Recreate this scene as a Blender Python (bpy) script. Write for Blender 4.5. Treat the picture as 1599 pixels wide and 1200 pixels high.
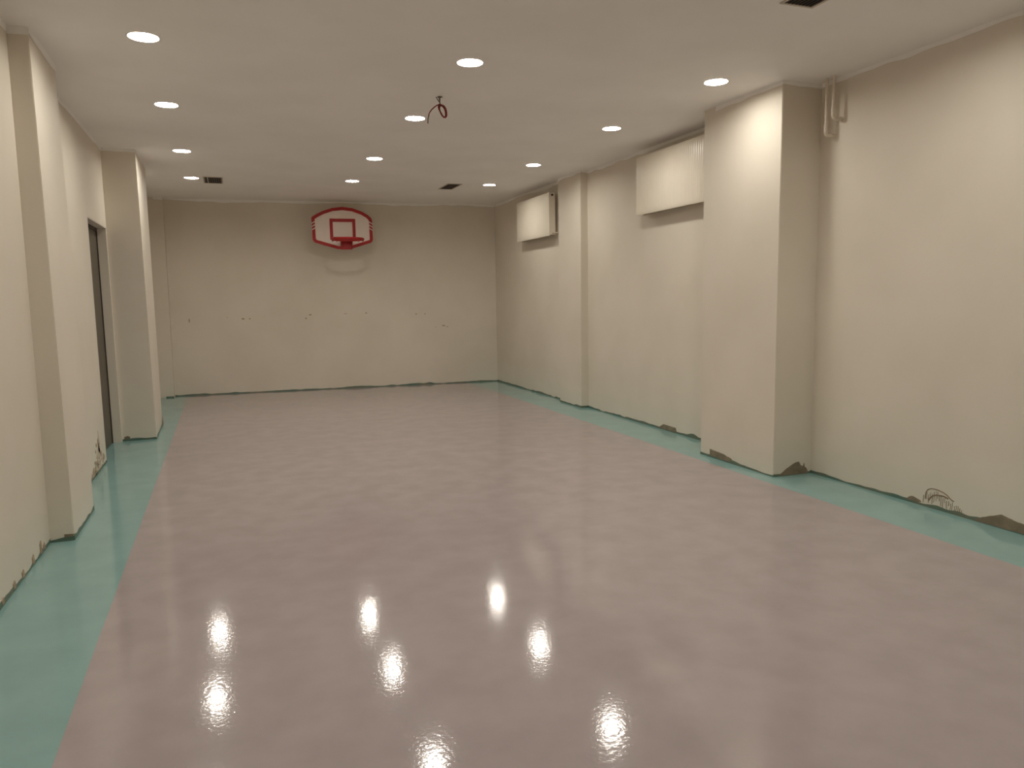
import bpy, bmesh, math, random
from mathutils import Vector, Matrix, noise as mn
random.seed(7)
S = bpy.context.scene
for o in list(bpy.data.objects):
    bpy.data.objects.remove(o, do_unlink=True)
C = S.collection

# ---------------------------------------------------------------- camera, world, exposure
cam_d = bpy.data.cameras.new('camera')
cam = bpy.data.objects.new('camera', cam_d); C.objects.link(cam)
cam_d.sensor_fit = 'HORIZONTAL'; cam_d.sensor_width = 36.0
cam_d.lens = 1168.37 / 1599 * 36
cam_d.clip_start = 0.05; cam_d.clip_end = 100
cam.matrix_world = (Matrix.Translation((0, 0, 1.4309)) @ Matrix.Rotation(-0.3569, 4, 'Z')
                    @ Matrix.Rotation(math.pi/2 - 0.1146, 4, 'X') @ Matrix.Rotation(-0.0163, 4, 'Z'))
S.camera = cam
W = bpy.data.worlds.new('world'); S.world = W; W.use_nodes = True
W.node_tree.nodes['Background'].inputs[0].default_value = (0.02, 0.018, 0.015, 1)
W.node_tree.nodes['Background'].inputs[1].default_value = 0.2
S.view_settings.view_transform = 'Standard'; S.view_settings.look = 'None'
S.view_settings.gamma = 1.0; S.view_settings.use_curve_mapping = False
S.view_settings.exposure = 0.0
LAMP_STRENGTH = 149.0
LAMP_COLOR = (1.0, 0.95, 0.86)
S.cycles.diffuse_bounces = 8; S.cycles.max_bounces = 12

# ---------------------------------------------------------------- materials
def lin(c):
    return tuple(((v/255)/12.92 if v/255 <= 0.04045 else ((v/255+0.055)/1.055)**2.4) for v in c) + (1,)

def mat(name, col, rough=0.6, col2=None, nscale=3.0, bump=0.0, bscale=60.0, bdist=0.002, metal=0.0,
        coat=0.0, bump2=0.0, b2scale=3.0, b2dist=0.01, rough2=None, spec=None, stretch=None, detail=4.0):
    m = bpy.data.materials.new(name); m.use_nodes = True
    nt = m.node_tree; b = nt.nodes['Principled BSDF']
    b.inputs['Base Color'].default_value = lin(col)
    b.inputs['Roughness'].default_value = rough
    b.inputs['Metallic'].default_value = metal
    if coat:
        b.inputs['Coat Weight'].default_value = coat
        b.inputs['Coat Roughness'].default_value = 0.05
    if spec is not None: b.inputs['Specular IOR Level'].default_value = spec
    tc = nt.nodes.new('ShaderNodeTexCoord'); vec = tc.outputs['Object']
    if stretch:
        mp = nt.nodes.new('ShaderNodeMapping'); mp.inputs['Scale'].default_value = stretch
        nt.links.new(vec, mp.inputs['Vector']); svec = mp.outputs[0]
    else: svec = vec
    if col2 is not None:
        n = nt.nodes.new('ShaderNodeTexNoise'); n.inputs['Scale'].default_value = nscale; n.inputs['Detail'].default_value = detail
        nt.links.new(svec, n.inputs['Vector'])
        r = nt.nodes.new('ShaderNodeValToRGB'); r.color_ramp.elements[0].position = 0.35; r.color_ramp.elements[1].position = 0.65
        r.color_ramp.elements[0].color = lin(col); r.color_ramp.elements[1].color = lin(col2)
        nt.links.new(n.outputs['Fac'], r.inputs[0]); nt.links.new(r.outputs[0], b.inputs['Base Color'])
        if rough2 is not None:
            mr = nt.nodes.new('ShaderNodeMapRange'); mr.inputs['To Min'].default_value = rough; mr.inputs['To Max'].default_value = rough2
            mr.inputs['From Min'].default_value = 0.3; mr.inputs['From Max'].default_value = 0.7
            nt.links.new(n.outputs['Fac'], mr.inputs[0]); nt.links.new(mr.outputs[0], b.inputs['Roughness'])
    last = None
    for st, sc, ds in ((bump, bscale, bdist), (bump2, b2scale, b2dist)):
        if st:
            n = nt.nodes.new('ShaderNodeTexNoise'); n.inputs['Scale'].default_value = sc; n.inputs['Detail'].default_value = 2.0
            nt.links.new(vec, n.inputs['Vector'])
            bp = nt.nodes.new('ShaderNodeBump'); bp.inputs['Strength'].default_value = st; bp.inputs['Distance'].default_value = ds
            nt.links.new(n.outputs['Fac'], bp.inputs['Height'])
            if last: nt.links.new(last.outputs[0], bp.inputs['Normal'])
            last = bp
    if last: nt.links.new(last.outputs[0], b.inputs['Normal'])
    return m

M_wall = mat('wall_paint', (219, 211, 197), 0.62, (213, 205, 190), 1.3, bump=0.25, bscale=45, bdist=0.002, bump2=0.35, b2scale=2.2, b2dist=0.012)
M_ceil = mat('ceiling_paint', (243, 240, 236), 0.75, (238, 235, 230), 1.6, bump=0.2, bscale=40, bdist=0.002, bump2=0.3, b2scale=2.0, b2dist=0.01)
M_floor = mat('mauve_epoxy', (165, 154, 154), 0.065, (158, 147, 147), 5.0, bump=0.15, bscale=60, bdist=0.002, bump2=0.035, b2scale=2.6, b2dist=0.012, rough2=0.10)
M_teal = mat('teal_epoxy', (132, 167, 164), 0.065, (126, 161, 158), 4.0, bump=0.15, bscale=60, bdist=0.002, bump2=0.035, b2scale=2.6, b2dist=0.012, rough2=0.10)
M_lap_shade = mat('teal_lap_gap_shade', (80, 112, 100), 0.5, (112, 116, 98), 5.0, bump=0.4, bscale=60)  # lapped floor paint, with the shade of the plaster gap in its colour
M_mortar = mat('bare_grey_mortar', (140, 126, 106), 0.9, (120, 108, 90), 14.0, bump=0.5, bscale=90)
M_scuff = mat('brown_scuff', (172, 154, 132), 0.9, (156, 138, 114), 30.0)
M_scratch = mat('scratched_plaster', (142, 122, 98), 0.9, (126, 106, 84), 40.0)
M_faint = mat('faint_scuff', (203, 191, 172), 0.8, (186, 170, 148), 22.0)
M_chip = mat('worn_plaster', (158, 142, 116), 0.9, (146, 130, 104), 30.0)
M_vslat2 = mat('vent_slat_grey_brown', (112, 98, 80), 0.55, (102, 88, 70), 20.0)
M_plip = mat('fresh_plaster_edge', (208, 203, 188), 0.8, (196, 192, 176), 12.0, bump=0.3, bscale=80)
M_enamel = mat('radiator_enamel', (232, 224, 208), 0.28, (229, 221, 205), 4.0)
M_black = mat('black_plastic', (38, 32, 27), 0.5, (32, 27, 23), 30)
M_white = mat('white_board', (240, 226, 216), 0.45, (234, 220, 210), 3.0)
M_red = mat('red_paint', (172, 24, 24), 0.42, (162, 21, 21), 8.0)
M_steel = mat('galvanised_steel', (120, 116, 108), 0.45, (100, 96, 90), 25.0, metal=0.7)
M_cable = mat('red_cable', (128, 24, 22), 0.45, (115, 20, 19), 30.0)
M_gcable = mat('grey_cable', (108, 92, 74), 0.55, (96, 80, 64), 30.0)
M_pipe = mat('white_pipe', (222, 211, 194), 0.4, (216, 205, 188), 9.0)
M_slat = mat('vent_slat_brown', (66, 52, 36), 0.55, (56, 44, 30), 20.0)
M_vback = mat('vent_duct_shade', (30, 23, 15), 0.8, (26, 20, 13), 20.0)
M_vframe = mat('vent_frame_grey', (196, 184, 168), 0.5, (188, 176, 160), 9.0)
M_door = mat('door_metal', (104, 97, 84), 0.5, (92, 85, 73), 6.0, stretch=(1, 12, .6), metal=0.3)
M_dframe = mat('door_frame_dark', (62, 50, 38), 0.6, (54, 44, 34), 9.0)
M_rim = mat('downlight_rim', (232, 226, 214), 0.35, (226, 220, 208), 9.0)
M_emit = bpy.data.materials.new('lit_diffuser'); M_emit.use_nodes = True
_b = M_emit.node_tree.nodes['Principled BSDF']
_b.inputs['Base Color'].default_value = (0.8, 0.8, 0.8, 1)
_b.inputs['Emission Color'].default_value = LAMP_COLOR + (1,)
_b.inputs['Emission Strength'].default_value = LAMP_STRENGTH

# ---------------------------------------------------------------- helpers
def obj(name, bm, m, parent=None, smooth=False, loc=None):
    me = bpy.data.meshes.new(name)
    bmesh.ops.recalc_face_normals(bm, faces=bm.faces)
    if smooth:
        for f in bm.faces: f.smooth = True
    bm.to_mesh(me); bm.free()
    if smooth:
        try: me.set_sharp_from_angle(angle=math.radians(35))
        except Exception: pass
    for k in (m if isinstance(m, (list, tuple)) else [m]): me.materials.append(k)
    o = bpy.data.objects.new(name, me); C.objects.link(o)
    if parent: o.parent = parent
    if loc: o.location = loc
    return o

def thing(name, label, cat, loc, rotz=0, group=None):
    o = bpy.data.objects.new(name, None); C.objects.link(o)
    o.location = loc; o.rotation_euler = (0, 0, rotz); o.empty_display_size = 0.1
    o['label'] = label; o['category'] = cat; o['kind'] = 'thing'
    if group: o['group'] = group
    return o

def struct(name, bm, m, parent=None, label=None):
    o = obj(name, bm, m, parent)
    o['kind'] = 'structure'
    if label: o['label'] = label
    return o

def prism(bm, bot, top):
    """solid from two matching loops of 3-D points"""
    a = [bm.verts.new(p) for p in bot]; b = [bm.verts.new(p) for p in top]
    bm.faces.new(a[::-1]); bm.faces.new(b)
    n = len(a)
    for i in range(n): bm.faces.new((a[i], a[(i+1) % n], b[(i+1) % n], b[i]))

def box(bm, x0, x1, y0, y1, z0, z1):
    prism(bm, [(x0,y0,z0),(x1,y0,z0),(x1,y1,z0),(x0,y1,z0)], [(x0,y0,z1),(x1,y0,z1),(x1,y1,z1),(x0,y1,z1)])

def rbox(x0, x1, y0, y1, z0, z1, r=0.004, seg=2):
    bm = bmesh.new(); box(bm, x0, x1, y0, y1, z0, z1)
    bmesh.ops.bevel(bm, geom=list(bm.edges), offset=r, segments=seg, affect='EDGES', profile=0.5)
    return bm

def tube(bm, pts, r, n=10, caps=True):
    pts = [Vector(p) for p in pts]; rings = []
    t0 = (pts[1]-pts[0]).normalized()
    up = Vector((0, 0, 1)) if abs(t0.z) < 0.9 else Vector((1, 0, 0))
    u = t0.cross(up).normalized()
    for i, p in enumerate(pts):
        t = (pts[min(i+1, len(pts)-1)] - pts[max(i-1, 0)]).normalized()
        u = (u - t*u.dot(t)).normalized(); v = t.cross(u)
        rr = r[i] if isinstance(r, (list, tuple)) else r
        rings.append([bm.verts.new(p + (u*math.cos(a) + v*math.sin(a))*rr) for a in [2*math.pi*k/n for k in range(n)]])
    for a, b in zip(rings, rings[1:]):
        for k in range(n): bm.faces.new((a[k], a[(k+1) % n], b[(k+1) % n], b[k]))
    if caps: bm.faces.new(rings[0][::-1]); bm.faces.new(rings[-1])

def smooth_path(pts, k=6):
    P = [Vector(p) for p in pts]; out = []
    for i in range(len(P)-1):
        a, b, c, d = P[max(i-1, 0)], P[i], P[i+1], P[min(i+2, len(P)-1)]
        for j in range(k):
            t = j/k
            out.append(0.5*((2*b) + (c-a)*t + (2*a-5*b+4*c-d)*t*t + (3*b-a-3*c+d)*t**3))
    out.append(P[-1]); return out

def ring(bm, r0, r1, z0, z1, n=32):
    L = []
    for r, z in ((r0, z0), (r1, z0), (r1, z1), (r0, z1)):
        L.append([bm.verts.new((r*math.cos(2*math.pi*k/n), r*math.sin(2*math.pi*k/n), z)) for k in range(n)])
    for q in range(4):
        a, b = L[q], L[(q+1) % 4]
        for k in range(n): bm.faces.new((a[k], a[(k+1) % n], b[(k+1) % n], b[k]))

# ---------------------------------------------------------------- the room shell
H = 3.0
XR, XL, XLF = 4.283, -1.10, -1.132        # right wall, left wall before / after the first pillar
Y0 = -1.5
def yb(x): return 12.60 - 0.0736*(x + 1.15)
BY = 12.9

bm = bmesh.new()
def line_x(side, y):
    w = 0.004*mn.noise(Vector((y*2.1, side, 0.3)))
    return ((-0.6 - 0.009*(y-2.5)) if side < 0 else 3.768) + w
ys = [Y0-0.2 + i*0.2 for i in range(int((BY+0.4-Y0)/0.2)+1)]
cols = [[bm.verts.new((f(y), y, 0)) for y in ys] for f in (lambda y: -1.6, lambda y: line_x(-1, y), lambda y: line_x(1, y), lambda y: XR+0.3)]
for q in range(3):
    for i in range(len(ys)-1):
        f = bm.faces.new((cols[q][i], cols[q+1][i], cols[q+1][i+1], cols[q][i+1]))
        f.material_index = 0 if q == 1 else 1
ext = bmesh.ops.extrude_face_region(bm, geom=list(bm.faces))
bmesh.ops.translate(bm, verts=[v for v in ext['geom'] if isinstance(v, bmesh.types.BMVert)], vec=(0, 0, -0.15))
struct('floor', bm, [M_floor, M_teal], label='glossy mauve grey epoxy floor with a teal band along each side wall')

# every downlight: x, y, label, group
rows = [
    (-.392, 5.095, 'round lit downlight nearest the camera in the left row'),
    (-.385, 6.727, 'round lit downlight second from the camera in the left row'),
    (-.379, 8.669, 'round lit downlight third from the camera in the left row'),
    (-.366, 10.465, 'round lit downlight at the far end of the left row, beside the dark vent'),
    (1.594, 4.979, 'round lit downlight nearest the camera in the middle row, before the hanging cable'),
    (1.600, 6.604, 'round lit downlight second in the middle row, just beyond the hanging red cable'),
    (1.602, 8.569, 'round lit downlight third from the camera in the middle row'),
    (1.604, 10.224, 'round lit downlight at the far end of the middle row, above the backboard'),
    (3.453, 4.820, 'round lit downlight in the right row beside the bright wide pillar'),
    (3.456, 6.474, 'round lit downlight in the right row in front of the nearer radiator'),
    (3.479, 8.478, 'round lit downlight third from the camera in the right row'),
    (3.475, 10.097, 'round lit downlight at the far end of the right row, beside the far right vent'),
]
K = 1.0
LAMPS = [(x*K + (.02 if x > 3.45 and y < 5 else 0), y*K + (.05 if x > 3.45 and y < 5 else 0), lb, 'round recessed ceiling downlights') for x, y, lb in rows]
for y in (3.15, 1.40):
    for x, nm in ((-.395, 'left'), (1.595, 'middle'), (3.46, 'right')):
        LAMPS.append((x, y, 'round lit downlight of the %s row %s, outside the photograph' % (nm, 'just in front of the camera' if y > 2 else 'almost above the camera'), 'downlights outside the photograph'))
bm = bmesh.new()
RH = .0885
def flat(x0, x1, y0, y1): bm.faces.new([bm.verts.new(p) for p in ((x0,y0,H),(x1,y0,H),(x1,y1,H),(x0,y1,H))])
ya, yz, prevx = Y0-.2, BY+.2, -1.6
for cx in (-.39, 1.6, 3.47):
    flat(prevx, cx-.2, ya, yz)
    y = ya
    for lx, ly in sorted([(l[0], l[1]) for l in LAMPS if abs(l[0]-cx) < .15], key=lambda q: q[1]):
        flat(cx-.2, cx+.2, y, ly-.2)
        A = [2*math.pi*k/32 for k in range(32)]
        inn = [bm.verts.new((lx+RH*math.cos(a), ly+RH*math.sin(a), H)) for a in A]
        out = []
        for a in A:
            m = max(abs(math.cos(a)), abs(math.sin(a))); out.append(bm.verts.new((cx+.2*math.cos(a)/m, ly+.2*math.sin(a)/m, H)))
        for k in range(32): bm.faces.new((inn[k], inn[(k+1) % 32], out[(k+1) % 32], out[k]))
        y = ly+.2
    flat(cx-.2, cx+.2, y, yz)
    prevx = cx+.2
flat(prevx, XR+.3, ya, yz)
ex = bmesh.ops.extrude_face_region(bm, geom=list(bm.faces))
bmesh.ops.translate(bm, verts=[v for v in ex['geom'] if isinstance(v, bmesh.types.BMVert)], vec=(0, 0, .12))
struct('ceiling', bm, M_ceil, label='flat painted cream ceiling with round recessed lights')

bm = bmesh.new(); box(bm, XR, XR+0.25, Y0-0.2, BY, 0, H)
wall_right = struct('wall_right', bm, M_wall, label='cream plaster wall with radiators mounted high up')

DY0, DY1, DZ = 7.59, 8.664, 2.205
bm = bmesh.new()
prism(bm, [(XL,Y0-.2,0),(XL,5.4,0),(XL-.3,5.4,0),(XL-.3,Y0-.2,0)], [(XL+.008,Y0-.2,H),(XL+.008,5.4,H),(XL-.3,5.4,H),(XL-.3,Y0-.2,H)])
box(bm, XLF-.3, XLF, 5.4, DY0, 0, H)
box(bm, XLF-.3, XLF, DY0, DY1, DZ, H)
box(bm, XLF-.3, XLF, DY1, BY, 0, H)
wall_left = struct('wall_left', bm, M_wall, label='cream plaster wall with a recessed doorway between two pillars')

bm = bmesh.new()
prism(bm, [(XLF-.3,yb(XLF-.3),0),(XR+.2,yb(XR+.2),0),(XR+.2,BY+.2,0),(XLF-.3,BY+.2,0)],
          [(XLF-.3,yb(XLF-.3),H),(XR+.2,yb(XR+.2),H),(XR+.2,BY+.2,H),(XLF-.3,BY+.2,H)])
wall_back = struct('wall_back', bm, M_wall, label='plain cream end wall behind the basketball backboard')
bm = bmesh.new(); box(bm, -1.6, XR+0.3, Y0-0.2, Y0, 0, H)
struct('wall_front', bm, M_wall, label='cream wall behind the camera')

# pillars: footprints (bottom loop, top loop)
PIL = {}
def pillar(key, b, t, label):
    bm = bmesh.new(); prism(bm, [(x, y, 0) for x, y in b], [(x, y, H) for x, y in t])
    bmesh.ops.bevel(bm, geom=[e for e in bm.edges if abs(e.verts[0].co.z-e.verts[1].co.z) > 2], offset=0.004, segments=2, affect='EDGES')
    PIL[key] = struct('pillar', bm, M_wall, label=label)
pillar('R1', [(3.916,4.672),(XR+.1,4.672),(XR+.1,5.645),(3.916,5.645)], [(3.918,4.672),(XR+.1,4.672),(XR+.1,5.645),(3.912,5.645)],
       'wide cream pillar on the right, its left face brightly lit by a downlight')
pillar('R2', [(4.186,8.66),(XR+.1,8.66),(XR+.1,9.34),(4.186,9.34)], [(4.186,8.66),(XR+.1,8.66),(XR+.1,9.34),(4.186,9.34)],
       'shallow cream pillar between the two wall radiators')
pillar('L1', [(-.970,5.109),(-.975,5.847),(-1.3,5.847),(-1.3,5.109)], [(-.986,5.109),(-.992,5.847),(-1.3,5.847),(-1.3,5.109)],
       'nearest cream pillar on the left wall, grey chip near its foot')
pillar('L2', [(-.808,8.68),(-.83,9.707),(-1.3,9.707),(-1.3,8.68)], [(-.818,8.68),(-.826,9.707),(-1.3,9.707),(-1.3,8.68)],
       'deeper cream pillar just beyond the grey door')
pillar('B', [(-.875,12.45),(-.868,12.7),(-1.3,12.7),(-1.3,12.48)], [(-.855,12.45),(-.848,12.7),(-1.3,12.7),(-1.3,12.48)],
       'thin cream pillar in the far left corner')

# ragged strips along the base (floor paint lapping up the walls, coloured darker for the shaded gap under the plaster) and along the top (ceiling paint lapping down)
def strip(path, top, seed, parent, name, m, lo=0.004, hi=0.03, proud=0.003, freq=9.0, step=0.02, spikes=0.0):
    """path: list of (x,y) with the room on the left-hand normal; thin solid strip with a ragged free edge"""
    bm = bmesh.new(); s0 = seed*13.7
    for (ax, ay), (bx, by) in zip(path, path[1:]):
        d = Vector((bx-ax, by-ay)); L = d.length; d.normalize(); n = Vector((-d.y, d.x))
        k = max(2, int(L/step)); prev = None
        for i in range(k+1):
            s = L*i/k; p = Vector((ax, ay)) + d*s; q = s0 + s
            h = 0.5 + 0.9*mn.noise(Vector((q*freq*0.22, seed, 0))) + 0.45*mn.noise(Vector((q*freq, seed, 5)))
            if spikes:
                sp = mn.noise(Vector((q*3.1, seed, 9)))
                if sp > 0.28: h += (sp-0.28)*spikes
            h = lo + (hi-lo)*max(0.0, h)
            za, zc = (0.0, h) if not top else (H, H-h)
            cur = [bm.verts.new((p.x, p.y, za)), bm.verts.new((p.x+n.x*proud, p.y+n.y*proud, za)),
                   bm.verts.new((p.x+n.x*proud, p.y+n.y*proud, zc)), bm.verts.new((p.x, p.y, zc))]
            if prev:
                for e in range(4): bm.faces.new((prev[e], prev[(e+1) % 4], cur[(e+1) % 4], cur[e]))
            else: bm.faces.new(cur)
            prev = cur
        bm.faces.new(prev[::-1])
    o = obj(name, bm, m, parent); o['kind'] = 'structure'
    return o
runs = [
    (wall_right, [(XR, Y0), (XR, 4.672)][::1], 1), (PIL['R1'], [(XR, 4.672), (3.916, 4.672), (3.916, 5.645), (XR, 5.645)], 2),
    (wall_right, [(XR, 5.645), (XR, 8.66)], 3), (PIL['R2'], [(XR, 8.66), (4.186, 8.66), (4.186, 9.34), (XR, 9.34)], 4),
    (wall_right, [(XR, 9.34), (XR, yb(XR))], 5), (wall_back, [(XR, yb(XR)), (-.868, yb(-.868))], 6),
    (PIL['B'], [(-.875, 12.45), (XLF, 12.475)], 7), (wall_left, [(XLF, 12.47), (XLF, 9.707)], 8),
    (PIL['L2'], [(XLF, 9.707), (-.83, 9.707), (-.808, 8.68), (XLF, 8.68)], 9),
    (wall_left, [(XLF, DY0), (XLF, 5.847)], 10), (PIL['L1'], [(XLF, 5.847), (-.975, 5.847), (-.970, 5.109), (XL, 5.109)], 11),
    (wall_left, [(XL, 5.109), (XL, Y0)], 12)]
for par, path, sd in runs:
    strip(path, False, sd, par, 'lap_gap_shade', M_lap_shade, 0.008, 0.034 if sd not in (6, 7) else 0.030, 0.003, spikes=2.2)
for par, path, sd in runs:
    # the top edge leans with the pillars; small enough to share the footprint
    if sd == 10: path = [(XLF, 8.68), (XLF, 5.847)]
    if sd == 11: path = [(XLF, 5.847), (-.990, 5.847), (-.984, 5.109), (XL+.006, 5.109)]
    if sd == 12: path = [(XL+.0075, 5.109), (XL+.0075, Y0)]
    if sd == 7: path = [(-.853, 12.45), (XLF, 12.475)]
    if sd == 9: path = [(XLF, 9.707), (-.825, 9.707), (-.816, 8.68), (XLF, 8.68)]
    strip(path, True, sd+20, par, 'ceiling_paint_lap', M_ceil, 0.012, 0.05, 0.003, freq=5.0, step=0.03)

# bare patches, scratches and scuffs on the walls: thin chips on the wall's own plane
def patch(parent, name, m, pts, axis, val, t=0.003, fan=False):
    """pts: (along, z); axis 'x' = plane x=val facing the room via sign of t, axis 'y' = plane y=val"""
    bm = bmesh.new()
    f = (lambda s, z, o: (val+o, s, z)) if axis == 'x' else (lambda s, z, o: (s, val+o, z))
    prism(bm, [f(s, z, 0) for s, z in pts], [f(s, z, t) for s, z in pts])
    return obj(name, bm, m, parent)
def jag(pts, k=4, amp=0.004, seed=0):
    out = []; n = len(pts)
    for i in range(n):
        a, b = pts[i], pts[(i+1) % n]
        for j in range(k):
            t = j/k; s = a[0]+(b[0]-a[0])*t; z = a[1]+(b[1]-a[1])*t
            w = amp*mn.noise(Vector((s*37, z*41, seed)))*2 if j else 0
            out.append((s+w*0.5, max(0.001, z+w)))
    return out
patch(PIL['R1'], 'mortar_patch', M_mortar, jag([(3.96,.002),(4.00,.026),(4.05,.060),(4.13,.098),(4.16,.102),(4.185,.066),(4.205,.06),(4.214,.085),(4.222,.055),(4.235,.045),(4.262,.002)], 3, .004), 'y', 4.672, -.0045)
patch(PIL['R1'], 'mortar_patch', M_mortar, jag([(5.50,.012),(5.215,.012),(5.19,.040),(5.30,.062),(5.50,.072)][::-1], 3, .003), 'x', 3.916, -.0045)
patch(wall_right, 'mortar_patch', M_mortar, jag([(3.26,.004),(3.18,.045),(3.085,.085),(3.06,.082),(2.98,.066),(2.90,.055),(2.80,.035),(2.72,.004)], 4, .004), 'x', XR, -.0045)
patch(wall_right, 'mortar_patch', M_mortar, jag([(3.76,.012),(3.73,.040),(3.70,.045),(3.65,.032),(3.64,.022),(3.70,.015)], 3, .002), 'x', XR, -.0045)
patch(wall_right, 'mortar_patch', M_mortar, jag([(6.95,.01),(6.85,.06),(6.62,.055),(6.60,.01)], 4, .004), 'x', XR, -.0045)
patch(PIL['L1'], 'mortar_patch', M_mortar, jag([(-1.022,.022),(-.974,.028),(-.972,.040),(-1.022,.044)], 3, .001), 'y', 5.109, -.004)
patch(PIL['L2'], 'mortar_patch', M_mortar, jag([(-1.115,.02),(-1.06,.022),(-1.06,.045),(-1.085,.055),(-1.115,.045)], 3, .002), 'y', 8.68, -.004)
patch(PIL['L2'], 'mortar_patch', M_mortar, jag([(9.55,.003),(9.60,.06),(9.705,.10),(9.705,.003)], 3, .004), 'x', -.826, .006)
for y0, hh in ((4.98, .05), (4.9, .085), (4.72, .06), (4.5, .05), (4.33, .05), (3.98, .055), (4.12, .04)):
    patch(wall_left, 'mortar_patch', M_scuff, jag([(y0,.006),(y0-.045,.012),(y0-.05,hh*.8),(y0-.02,hh)], 3, .004, y0), 'x', XL+.0005, .004)
# dashes scratched into the plaster, in an arch shape with drips (right wall)
def stroke(bm, pts, w, x, t):
    pts = smooth_path([(x, a, b) for a, b in pts], 4)
    for i in range(len(pts)-1):
        a, b = pts[i], pts[i+1]; d = (b-a); n = Vector((0, -d.z, d.y)).normalized()*w*0.5
        prism(bm, [a+n, b+n, b-n, a-n], [q+Vector((-t, 0, 0)) for q in (a+n, b+n, b-n, a-n)])
bm = bmesh.new()
stroke(bm, [(3.61,.05),(3.605,.10),(3.575,.128),(3.52,.132),(3.46,.118),(3.42,.092),(3.40,.085)], .006, XR, .002)
stroke(bm, [(3.585,.045),(3.565,.075),(3.53,.095),(3.475,.100),(3.44,.092)], .009, XR, .002)
rr = random.Random(3)
for i in range(22):
    y = 3.625 - i*0.0135; z1 = 0.125 - abs(y-3.53)*.38 + rr.uniform(-.02, .0); z0 = max(.024, z1 - rr.uniform(.025, .075))
    if z1 > z0+.008: stroke(bm, [(y, z1), (y+rr.uniform(-.003, .003), (z1+z0)/2), (y+rr.uniform(-.002, .004), z0)], rr.uniform(.002, .0045), XR, .0015)
obj('scratch_marks', bm, M_scratch, wall_right)
# scuffs on the left wall between the near pillar and the door
bm = bmesh.new()
for cy, cz, ry, rz_ in ((7.2, .12, .10, .12), (7.05, .06, .09, .05), (7.25, .24, .05, .10), (6.9, .04, .10, .035)):
    pts = [(cy+ry*math.cos(q)*(1+.35*mn.noise(Vector((q*2, cy, 1)))), max(.002, cz+rz_*math.sin(q)*(1+.5*mn.noise(Vector((q*3, cz, 2)))))) for q in [k*math.pi/12 for k in range(24)]]
    prism(bm, [(XLF, a, b) for a, b in pts], [(XLF+.0004, a, b) for a, b in pts])
obj('faint_scuff', bm, M_faint, wall_left)
bm = bmesh.new()
rr = random.Random(5)
for i in range(46):
    y = rr.uniform(6.8, 7.45); top = .05 + .30*math.exp(-((y-7.2)/.16)**2); z = rr.uniform(.0, 1)**1.3*top + .012
    a = rr.uniform(.012, .042); pts = [(y+a*math.cos(q)*rr.uniform(.5, 1.1), max(.002, z+a*.8*math.sin(q)*rr.uniform(.5, 1.1))) for q in [k*math.pi/3 for k in range(6)]]
    o = 0.0006 + 0.00006*i
    prism(bm, [(XLF, s, zz) for s, zz in pts], [(XLF+o, s, zz) for s, zz in pts])
obj('scuff_marks', bm, M_scuff, wall_left)
# chips across the end wall
for cx, cz, w, h in ((-.60,1.165,.022,.075),(.18,1.172,.05,.03),(.28,1.172,.03,.02),(-.05,1.20,.02,.012),(1.20,1.215,.055,.022),(1.13,1.16,.03,.03),
                     (2.08,1.225,.05,.022),(1.75,1.22,.07,.010),(2.90,1.19,.03,.02),(3.05,1.19,.03,.018),(3.36,.985,.06,.022),(3.42,.965,.05,.012),(3.22,.965,.03,.008)):
    pts = [(w/2*math.cos(k*math.pi/5)*random.uniform(.6, 1.1), h/2*math.sin(k*math.pi/5)*random.uniform(.6, 1.1)) for k in range(10)]
    bm = bmesh.new(); prism(bm, [(cx+s, yb(cx+s), cz+z) for s, z in pts], [(cx+s, yb(cx+s)-.003, cz+z) for s, z in pts])
    obj('plaster_chip', bm, M_chip, wall_back)

# ---------------------------------------------------------------- door in the left recess
bm = rbox(-1.262, -1.222, DY0+.05, DY1-.045, 0.006, DZ-.045, .003)
door = struct('door_1', bm, M_door, label='narrow view of a grey brown metal door in the left wall recess')
bm = bmesh.new()
box(bm, -1.29, -1.214, DY1-.045, DY1+.02, 0, DZ+.02); box(bm, -1.29, -1.214, DY0-.02, DY0+.05, 0, DZ+.02); box(bm, -1.29, -1.214, DY0+.05, DY1-.045, DZ-.045, DZ+.02)
fr = obj('door_frame', bm, M_dframe, door)
# plastered reveals hide the frame except a thin edge
bm = bmesh.new()
box(bm, -1.24, XLF-.002, DY1-.022, DY1+.012, 0, DZ+.01)
box(bm, -1.24, XLF-.002, DY0-.012, DY0+.006, 0, DZ+.01)
box(bm, -1.24, XLF-.002, DY0+.006, DY1-.022, DZ-.008, DZ+.01)
obj('door_reveal', bm, M_wall, door)
bm = bmesh.new()
tube(bm, smooth_path([(-1.222, DY0+.13, 1.03), (-1.18, DY0+.13, 1.03), (-1.172, DY0+.15, 1.03), (-1.172, DY0+.24, 1.03)], 5), .009)
obj('door_handle', bm, M_steel, door, True)

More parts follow.
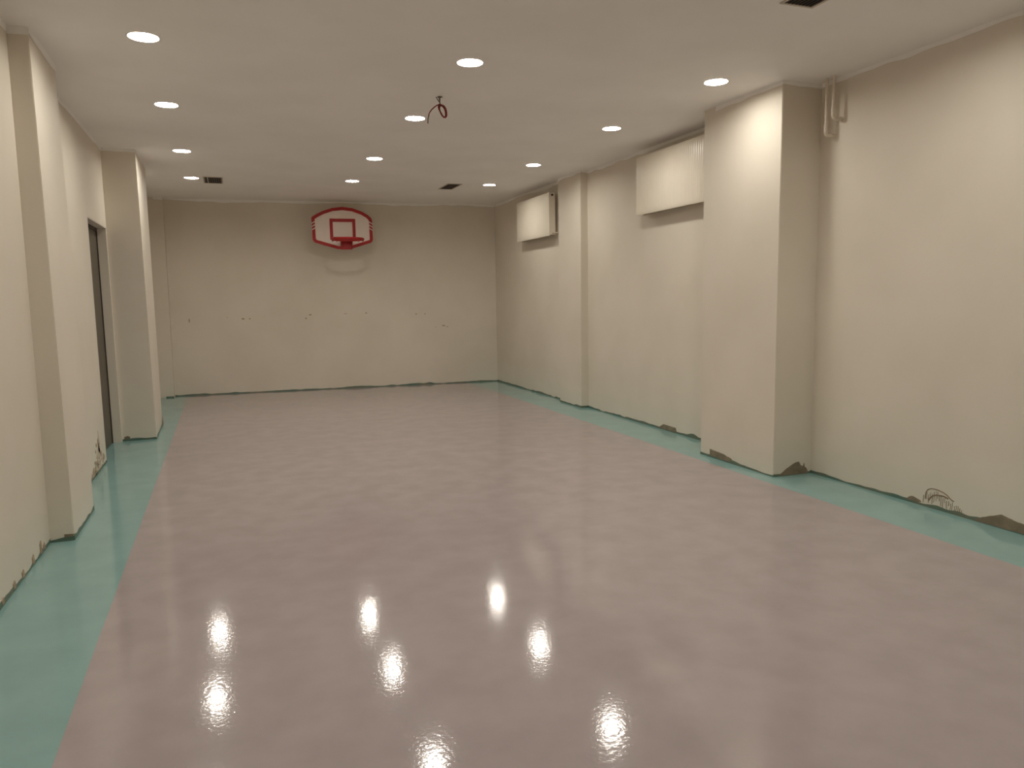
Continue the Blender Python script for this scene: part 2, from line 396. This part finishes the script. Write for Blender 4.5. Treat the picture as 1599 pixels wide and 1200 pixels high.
# ---------------------------------------------------------------- recessed downlights
def downlight(x, y, label, first=[None], group='round recessed ceiling downlights'):
    if first[0] is None:
        t = thing('recessed_downlight', label, 'ceiling light', (x, y, H), 0, group)
        bm = bmesh.new()
        prof = [(.0875, .03), (.0855, .018), (.0845, .001), (.0855, -.0015), (.088, -.0025), (.094, -.002), (.096, 0)]
        n = 40; L = [[bm.verts.new((r*math.cos(2*math.pi*k/n), r*math.sin(2*math.pi*k/n), z)) for k in range(n)] for r, z in prof]
        for a, b in zip(L, L[1:]):
            for k in range(n): bm.faces.new((a[k], a[(k+1) % n], b[(k+1) % n], b[k]))
        obj('rim', bm, M_rim, t, True)
        bm = bmesh.new()
        bmesh.ops.create_circle(bm, cap_ends=True, radius=.0862, segments=20, matrix=Matrix.Translation((0, 0, .018)))
        d = obj('diffuser', bm, M_emit, t)
        for p in d.data.polygons:
            if p.normal.z > 0: d.data.flip_normals()
        first[0] = t; return t
    s = first[0]; r = s.copy(); C.objects.link(r); r.location = (x, y, H); r['label'] = label; r['group'] = group
    for ch in s.children:
        c = ch.copy(); C.objects.link(c); c.parent = r
    return r
for x, y, lb, g in LAMPS: downlight(x, y, lb, group=g)

# ---------------------------------------------------------------- ceiling vents
def vent(x0, x1, y0, y1, label, slat_mat, light_slats=()):
    cx, cy = (x0+x1)/2, (y0+y1)/2; w, l = (x1-x0)/2, (y1-y0)/2
    t = thing('ceiling_vent', label, 'vent', (cx, cy, H), 0, 'rectangular ceiling air vents')
    bm = bmesh.new(); f = .016
    for a in ((-w-f, -w, -l-f, l+f), (w, w+f, -l-f, l+f), (-w, w, -l-f, -l), (-w, w, l, l+f)): box(bm, a[0], a[1], a[2], a[3], -.006, 0)
    obj('frame', bm, M_vframe, t)
    bm = bmesh.new(); box(bm, -w, w, -l, l, -.0015, 0); obj('shade_backing', bm, M_vback, t)  # flat plate at ceiling level, painted dark for the shade inside the duct
    n = 8
    for k in range(n):
        sx = -w + (k+.5)*2*w/n; bm = bmesh.new()
        q = .0065
        prism(bm, [(sx-q, -l, -.0055), (sx-q+.0015, -l, -.0065), (sx+q, -l, -.0025), (sx+q-.0015, -l, -.0016)],
                  [(sx-q, l, -.0055), (sx-q+.0015, l, -.0065), (sx+q, l, -.0025), (sx+q-.0015, l, -.0016)])
        obj('slat', bm, M_vframe if k in light_slats else slat_mat, t)
    return t
vent(-.215, -.012, 10.33, 10.82, 'dark slatted vent beside the far left downlight', M_slat, (1,))
vent(2.895, 3.07, 10.12, 10.60, 'brownish vent in the ceiling near the far right corner', M_vslat2)
vent(2.900, 3.088, 2.97, 3.465, 'dark brown vent cut off by the top edge of the photo', M_slat)

# ---------------------------------------------------------------- radiators
def radiator(y0, y1, z0, z1, label, valve_near):
    XF, XB = 4.14, 4.245
    L, Hh = y1-y0, z1-z0
    t = thing('wall_radiator', label, 'radiator', (XB, (y0+y1)/2, z0), 0, 'white panel radiators high on the right wall')
    # local: x towards the wall is 0 .. front is negative
    xf = XF-XB
    def panel(xa, sign, name):
        bm = bmesh.new(); P = []; pitch = .0345; e = .035
        n = int((L-2*e)/pitch); e = (L-n*pitch)/2
        P.append((-L/2, 0)); P.append((-L/2+e*.6, 0))
        for k in range(n):
            a = -L/2+e+k*pitch
            for u, dpt in ((.06, 0), (.18, .003), (.82, .003), (.94, 0)): P.append((a+u*pitch, dpt))
        P.append((L/2-e*.6, 0)); P.append((L/2, 0))
        zs = [(0, 0), (.018, 0), (.045, 0), (.058, 1), (Hh-.058, 1), (Hh-.045, 0), (Hh-.018, 0), (Hh, 0)]
        V = []
        for j, (z, g) in enumerate(zs):
            rim = .008 if j in (0, len(zs)-1) else 0
            V.append([bm.verts.new((xa + sign*(rim - g*d), y, z)) for y, d in P])
        for r0, r1 in zip(V, V[1:]):
            for k in range(len(P)-1): bm.faces.new((r0[k], r0[k+1], r1[k+1], r1[k]))
        ex = bmesh.ops.extrude_face_region(bm, geom=list(bm.faces))
        bmesh.ops.translate(bm, verts=[v for v in ex['geom'] if isinstance(v, bmesh.types.BMVert)], vec=(sign*.007, 0, 0))
        obj(name, bm, M_enamel, t, True)
    panel(xf+.005, 1, 'front_panel'); panel(-.006, -1, 'back_panel')
    for s in (-1, 1):
        obj('side_panel', rbox(xf+.014, -.016, s*L/2-(.002 if s > 0 else 0), s*L/2+(.002 if s < 0 else 0), .012, Hh-.006, .0008, 1), M_enamel, t)
    bm = bmesh.new()
    box(bm, xf+.012, xf+.02, -L/2+.004, L/2-.004, Hh-.012, Hh-.002); box(bm, -.022, -.014, -L/2+.004, L/2-.004, Hh-.012, Hh-.002)
    k = 0; y = -L/2+.01
    while y < L/2-.012:
        box(bm, xf+.02, -.022, y, y+.007, Hh-.010, Hh-.003); y += .018
    obj('top_grille', bm, M_enamel, t)
    bm = bmesh.new()
    y = -L/2+.02
    while y < L/2-.03:   # convector fins between the two panels
        box(bm, xf+.018, -.02, y, y+.0015, .03, Hh-.03); y += .025
    obj('convector_fins', bm, M_enamel, t)
    for s in (-1, 1):
        bm = bmesh.new(); yy = s*(L/2-.14)
        box(bm, -.012, XR-XB-.0015, yy-.015, yy+.015, .06, .12); box(bm, -.012, XR-XB-.0015, yy-.015, yy+.015, Hh-.12, Hh-.06)
        box(bm, XR-XB-.006, XR-XB-.0015, yy-.02, yy+.02, .03, Hh-.04)
        obj('wall_bracket', bm, M_enamel, t)
    # plugs, bleed valve and connections at the ends
    vs = -1 if valve_near else 1
    def cyl(nm, m, x, z, ya, yb_, r):
        bm = bmesh.new(); tube(bm, [(x, ya, z), (x, yb_, z)], r, 14); obj(nm, bm, m, t, True)
    e = L/2
    cyl('bleed_valve', M_black, xf+.05, Hh-.035, vs*(e-.002), vs*(e+.018), .013)
    cyl('end_plug', M_enamel, xf+.05, .035, vs*(e-.002), vs*(e+.016), .014)
    cyl('end_plug', M_enamel, xf+.05, Hh-.035, -vs*(e-.002), -vs*(e+.014), .013)
    bm = bmesh.new(); tube(bm, smooth_path([(xf+.05, vs*(e+.002), .035), (xf+.05, vs*(e+.02), .035), (xf+.075, vs*(e+.027), .035), (XR-XB-.0015, vs*(e+.027), .035)], 4), .009, 10)
    obj('connection_pipe', bm, M_pipe, t, True)
    return t
radiator(9.56, 10.795, 2.272, 2.852, 'white panel radiator at the far end of the right wall, smaller in view', True)
radiator(5.78, 7.208, 2.288, 2.893, 'white ribbed panel radiator partly hidden behind the bright wide pillar', False)

# ---------------------------------------------------------------- basketball backboard and hoop
BX, BSO = 1.738, 0.36
ang = math.atan(-0.0736)
t = thing('basketball_hoop', 'white backboard with red border, inner square and red rim on the end wall', 'basketball hoop', (BX, yb(BX), 2.36), ang)
def cv(p, k=12.03/12.34): return (p[0]*k - 1.715, 1.4309 + (p[1]-1.4309)*k - 2.36)
outer = [(1.287,2.752),(1.36,2.80),(1.455,2.848),(1.603,2.898),(1.765,2.917),(1.925,2.898),(2.073,2.846),(2.165,2.793),(2.215,2.745),(2.228,2.70),(2.230,2.405),(2.218,2.372),(2.192,2.352),(1.868,2.252),(1.668,2.252),(1.328,2.350),(1.300,2.372),(1.286,2.405),(1.280,2.70),(1.280,2.735)]
cx_, cz_ = 1.757, 2.58
def inset(P, d):
    n = len(P); out = []
    for i in range(n):
        a, b, c = Vector(P[i-1]), Vector(P[i]), Vector(P[(i+1) % n])
        n1 = Vector((-(b-a).y, (b-a).x)).normalized(); n2 = Vector((-(c-b).y, (c-b).x)).normalized()
        m = (n1+n2).normalized(); s = d/max(.5, m.dot(n1))
        q = b + m*s
        if (q-Vector((cx_, cz_))).length > (b-Vector((cx_, cz_))).length: q = b - m*s
        out.append((q.x, q.y))
    return out
inner = inset(outer, .050)
O = [cv(p) for p in outer]; I = [cv(p) for p in inner]
yf = -BSO
bm = bmesh.new(); prism(bm, [(x, yf, z) for x, z in O], [(x, yf+.022, z) for x, z in O]); obj('backboard', bm, M_white, t)
bm = bmesh.new(); n = len(O); y1, y2 = yf-.004, yf+.0005
for i in range(n):
    j = (i+1) % n
    q = [O[i], O[j], I[j], I[i]]
    prism(bm, [(x, y1, z) for x, z in q], [(x, y2, z) for x, z in q])
bmesh.ops.remove_doubles(bm, verts=bm.verts, dist=1e-5)
obj('red_border', bm, M_red, t)
for s, xs in ((-1, (1.277, 1.338)), (1, (2.176, 2.234))):
    for z0 in (2.642, 2.592, 2.542):
        dz = .036 if s < 0 else -.036
        zl, zr = (z0, z0+dz) if s < 0 else (z0-dz, z0)
        q = [cv(p) for p in ((xs[0], zl), (xs[1], zr), (xs[1], zr+.017), (xs[0], zl+.017))]
        bm = bmesh.new(); prism(bm, [(x, yf-.006, z) for x, z in q], [(x, yf-.003, z) for x, z in q]); obj('white_stripe', bm, M_white, t)
sqo = [(1.558,2.732),(1.960,2.732),(1.960,2.40),(1.558,2.40)]; sqi = [(1.606,2.680),(1.912,2.680),(1.912,2.445),(1.606,2.445)]
bm = bmesh.new()
for i in range(4):
    j = (i+1) % 4; q = [cv(sqo[i]), cv(sqo[j]), cv(sqi[j]), cv(sqi[i])]
    prism(bm, [(x, yf-.004, z) for x, z in q], [(x, yf+.0005, z) for x, z in q])
obj('red_target_square', bm, M_red, t)
# bracket, rim
rx = 1.815*.975-BX - .005; rz = .0; rc = yf-.115-.232
rx = 0.045
bm = bmesh.new()
tube(bm, [(rx+.232*math.cos(a), rc+.232*math.sin(a), rz-.002) for a in [2*math.pi*k/40 for k in range(41)]], .0175, 10, False)
bmesh.ops.remove_doubles(bm, verts=bm.verts, dist=1e-4)
rim = obj('rim', bm, M_red, t, True)
bm = bmesh.new()
w = .088
prism(bm, [(rx-w, yf-.004, .012), (rx+w, yf-.004, .012), (rx+w, yf-.004, -.135), (rx-w, yf-.004, -.135)],
          [(rx-w, yf-.016, .012), (rx+w, yf-.016, .012), (rx+w, yf-.016, -.135), (rx-w, yf-.016, -.135)])
prism(bm, [(rx-w, yf-.012, .008), (rx+w, yf-.012, .008), (rx+w, yf-.012, -.012), (rx-w, yf-.012, -.012)],
          [(rx-w, yf-.135, .008), (rx+w, yf-.135, .008), (rx+w, yf-.135, -.006), (rx-w, yf-.135, -.006)])
for s in (-1, 1):
    xx = rx+s*(w-.006)
    prism(bm, [(xx, yf-.012, -.012), (xx+.006, yf-.012, -.012), (xx+.006, yf-.012, -.125), (xx, yf-.012, -.125)],
              [(xx, yf-.13, -.004), (xx+.006, yf-.13, -.004), (xx+.006, yf-.13, -.018), (xx, yf-.13, -.018)])
obj('rim_bracket', bm, M_red, t)
for k in range(12):
    a = 2*math.pi*k/12+.2; bm = bmesh.new()
    px, py = rx+.232*math.cos(a), rc+.232*math.sin(a)
    tube(bm, smooth_path([(px-.010, py, rz-.012), (px-.010, py, rz-.026), (px, py, rz-.032), (px+.010, py, rz-.026), (px+.010, py, rz-.012)], 3), .0035, 6)
    obj('net_hook', bm, M_red, rim)
for s in (-1, 1):
    bm = bmesh.new()
    for z in (.30, .02): box(bm, s*.26-.02, s*.26+.02, yf+.022, -.002, z-.02, z+.02)
    box(bm, s*.26-.025, s*.26+.025, yf+.022, yf+.03, -.05, .40); box(bm, s*.26-.03, s*.26+.03, -.010, -.002, -.05, .40)
    obj('support_arm', bm, M_steel, t)

# ---------------------------------------------------------------- cable hanging from the ceiling
t = thing('hanging_cable', 'coil of red cable with a loose end hanging from a ceiling hole', 'cable', (1.618, 5.858, H))
def Lc(x, z, y=0.0): return (x-1.618, y, z-3.0)
bm = bmesh.new()
bmesh.ops.create_cone(bm, cap_ends=True, segments=20, radius1=.022, radius2=.019, depth=.004, matrix=Matrix.Translation((.004, 0, -.002)))
obj('ceiling_plate', bm, M_mortar, t)
for k, (xa, dy) in enumerate(((1.594, .01), (1.610, -.012), (1.626, .004))):
    bm = bmesh.new(); tube(bm, smooth_path([Lc(xa, 2.998, dy), Lc(xa*.5+.8105, 2.975, dy*.6), Lc(1.6215, 2.955, dy*.3), Lc(1.622, 2.935, 0)], 4), .0033, 8)
    obj('supply_wire', bm, M_gcable, t, True)
loop1 = [(1.622,2.945,0),(1.612,2.928,.01),(1.618,2.905,.012),(1.632,2.878,.01),(1.645,2.855,.004),(1.658,2.845,-.004),(1.668,2.853,-.012),(1.669,2.875,-.016),(1.664,2.905,-.014),(1.652,2.928,-.008),(1.638,2.937,0),(1.622,2.936,.004)]
loop2 = [(1.628,2.940,.01),(1.622,2.918,.02),(1.629,2.890,.022),(1.642,2.862,.016),(1.654,2.848,.006),(1.663,2.852,-.002),(1.664,2.878,-.006),(1.657,2.908,-.004),(1.644,2.930,.004),(1.630,2.936,.010)]
loose = [(1.630,2.934,.002),(1.612,2.938,0),(1.590,2.928,-.004),(1.565,2.908,-.008),(1.543,2.885,-.012),(1.529,2.862,-.014),(1.524,2.84,-.015)]
loose2 = [(1.524,2.84,-.015),(1.519,2.822,-.015),(1.518,2.806,-.014),(1.518,2.788,-.014)]
for nm, P, m, r in (('cable_loop', loop1, M_cable, .0058), ('cable_loop', loop2, M_cable, .0056), ('cable_end', loose, M_cable, .0045), ('bare_cable_end', loose2, M_gcable, .0042)):
    bm = bmesh.new(); tube(bm, smooth_path([Lc(a, b, c) for a, b, c in P], 5), r, 8); obj(nm, bm, m, t, True)
bm = bmesh.new(); tube(bm, [Lc(1.623+.009*math.cos(a), 2.9415+.004*math.sin(a*1.0), .009*math.sin(a)) for a in [k*math.pi/8 for k in range(17)]], .004, 6, False)
obj('cable_tie', bm, M_cable, t, True)

# ---------------------------------------------------------------- capped pipes in the corner by the wide pillar
def pipe(x, y, zb, label):
    t = thing('ceiling_pipe', label, 'pipe', (x, y, H), 0, 'pair of white pipes in the ceiling corner')
    d = zb - H; r = .0115
    bm = bmesh.new(); tube(bm, [(0, 0, 0), (0, 0, d+.05)], r, 16); obj('pipe_run', bm, M_pipe, t, True)
    bm = bmesh.new(); tube(bm, [(0, 0, d+.075), (0, 0, d+.045), (0, 0, d+.02)], r*1.3, 16); obj('socket', bm, M_pipe, t, True)
    bm = bmesh.new(); w = XR-x
    P = [(0, 0, d+.03)] + [(.022*(1-math.cos(a)), 0, d+.0+.022*(1-math.sin(a))) for a in [k*math.pi/12 for k in range(7)]] + [(w-.02, 0, d)]
    tube(bm, P, r*1.18, 16); obj('elbow', bm, M_pipe, t, True)
    bm = bmesh.new(); tube(bm, [(w-.024, 0, d), (w-.001, 0, d)], r*1.45, 16); obj('wall_collar', bm, M_pipe, t, True)
    return t
pipe(4.205, 4.535, 2.592, 'longer of two thin white pipes dropping from the ceiling beside the wide pillar')
pipe(4.205, 4.468, 2.70, 'shorter of two thin white pipes dropping from the ceiling beside the wide pillar')
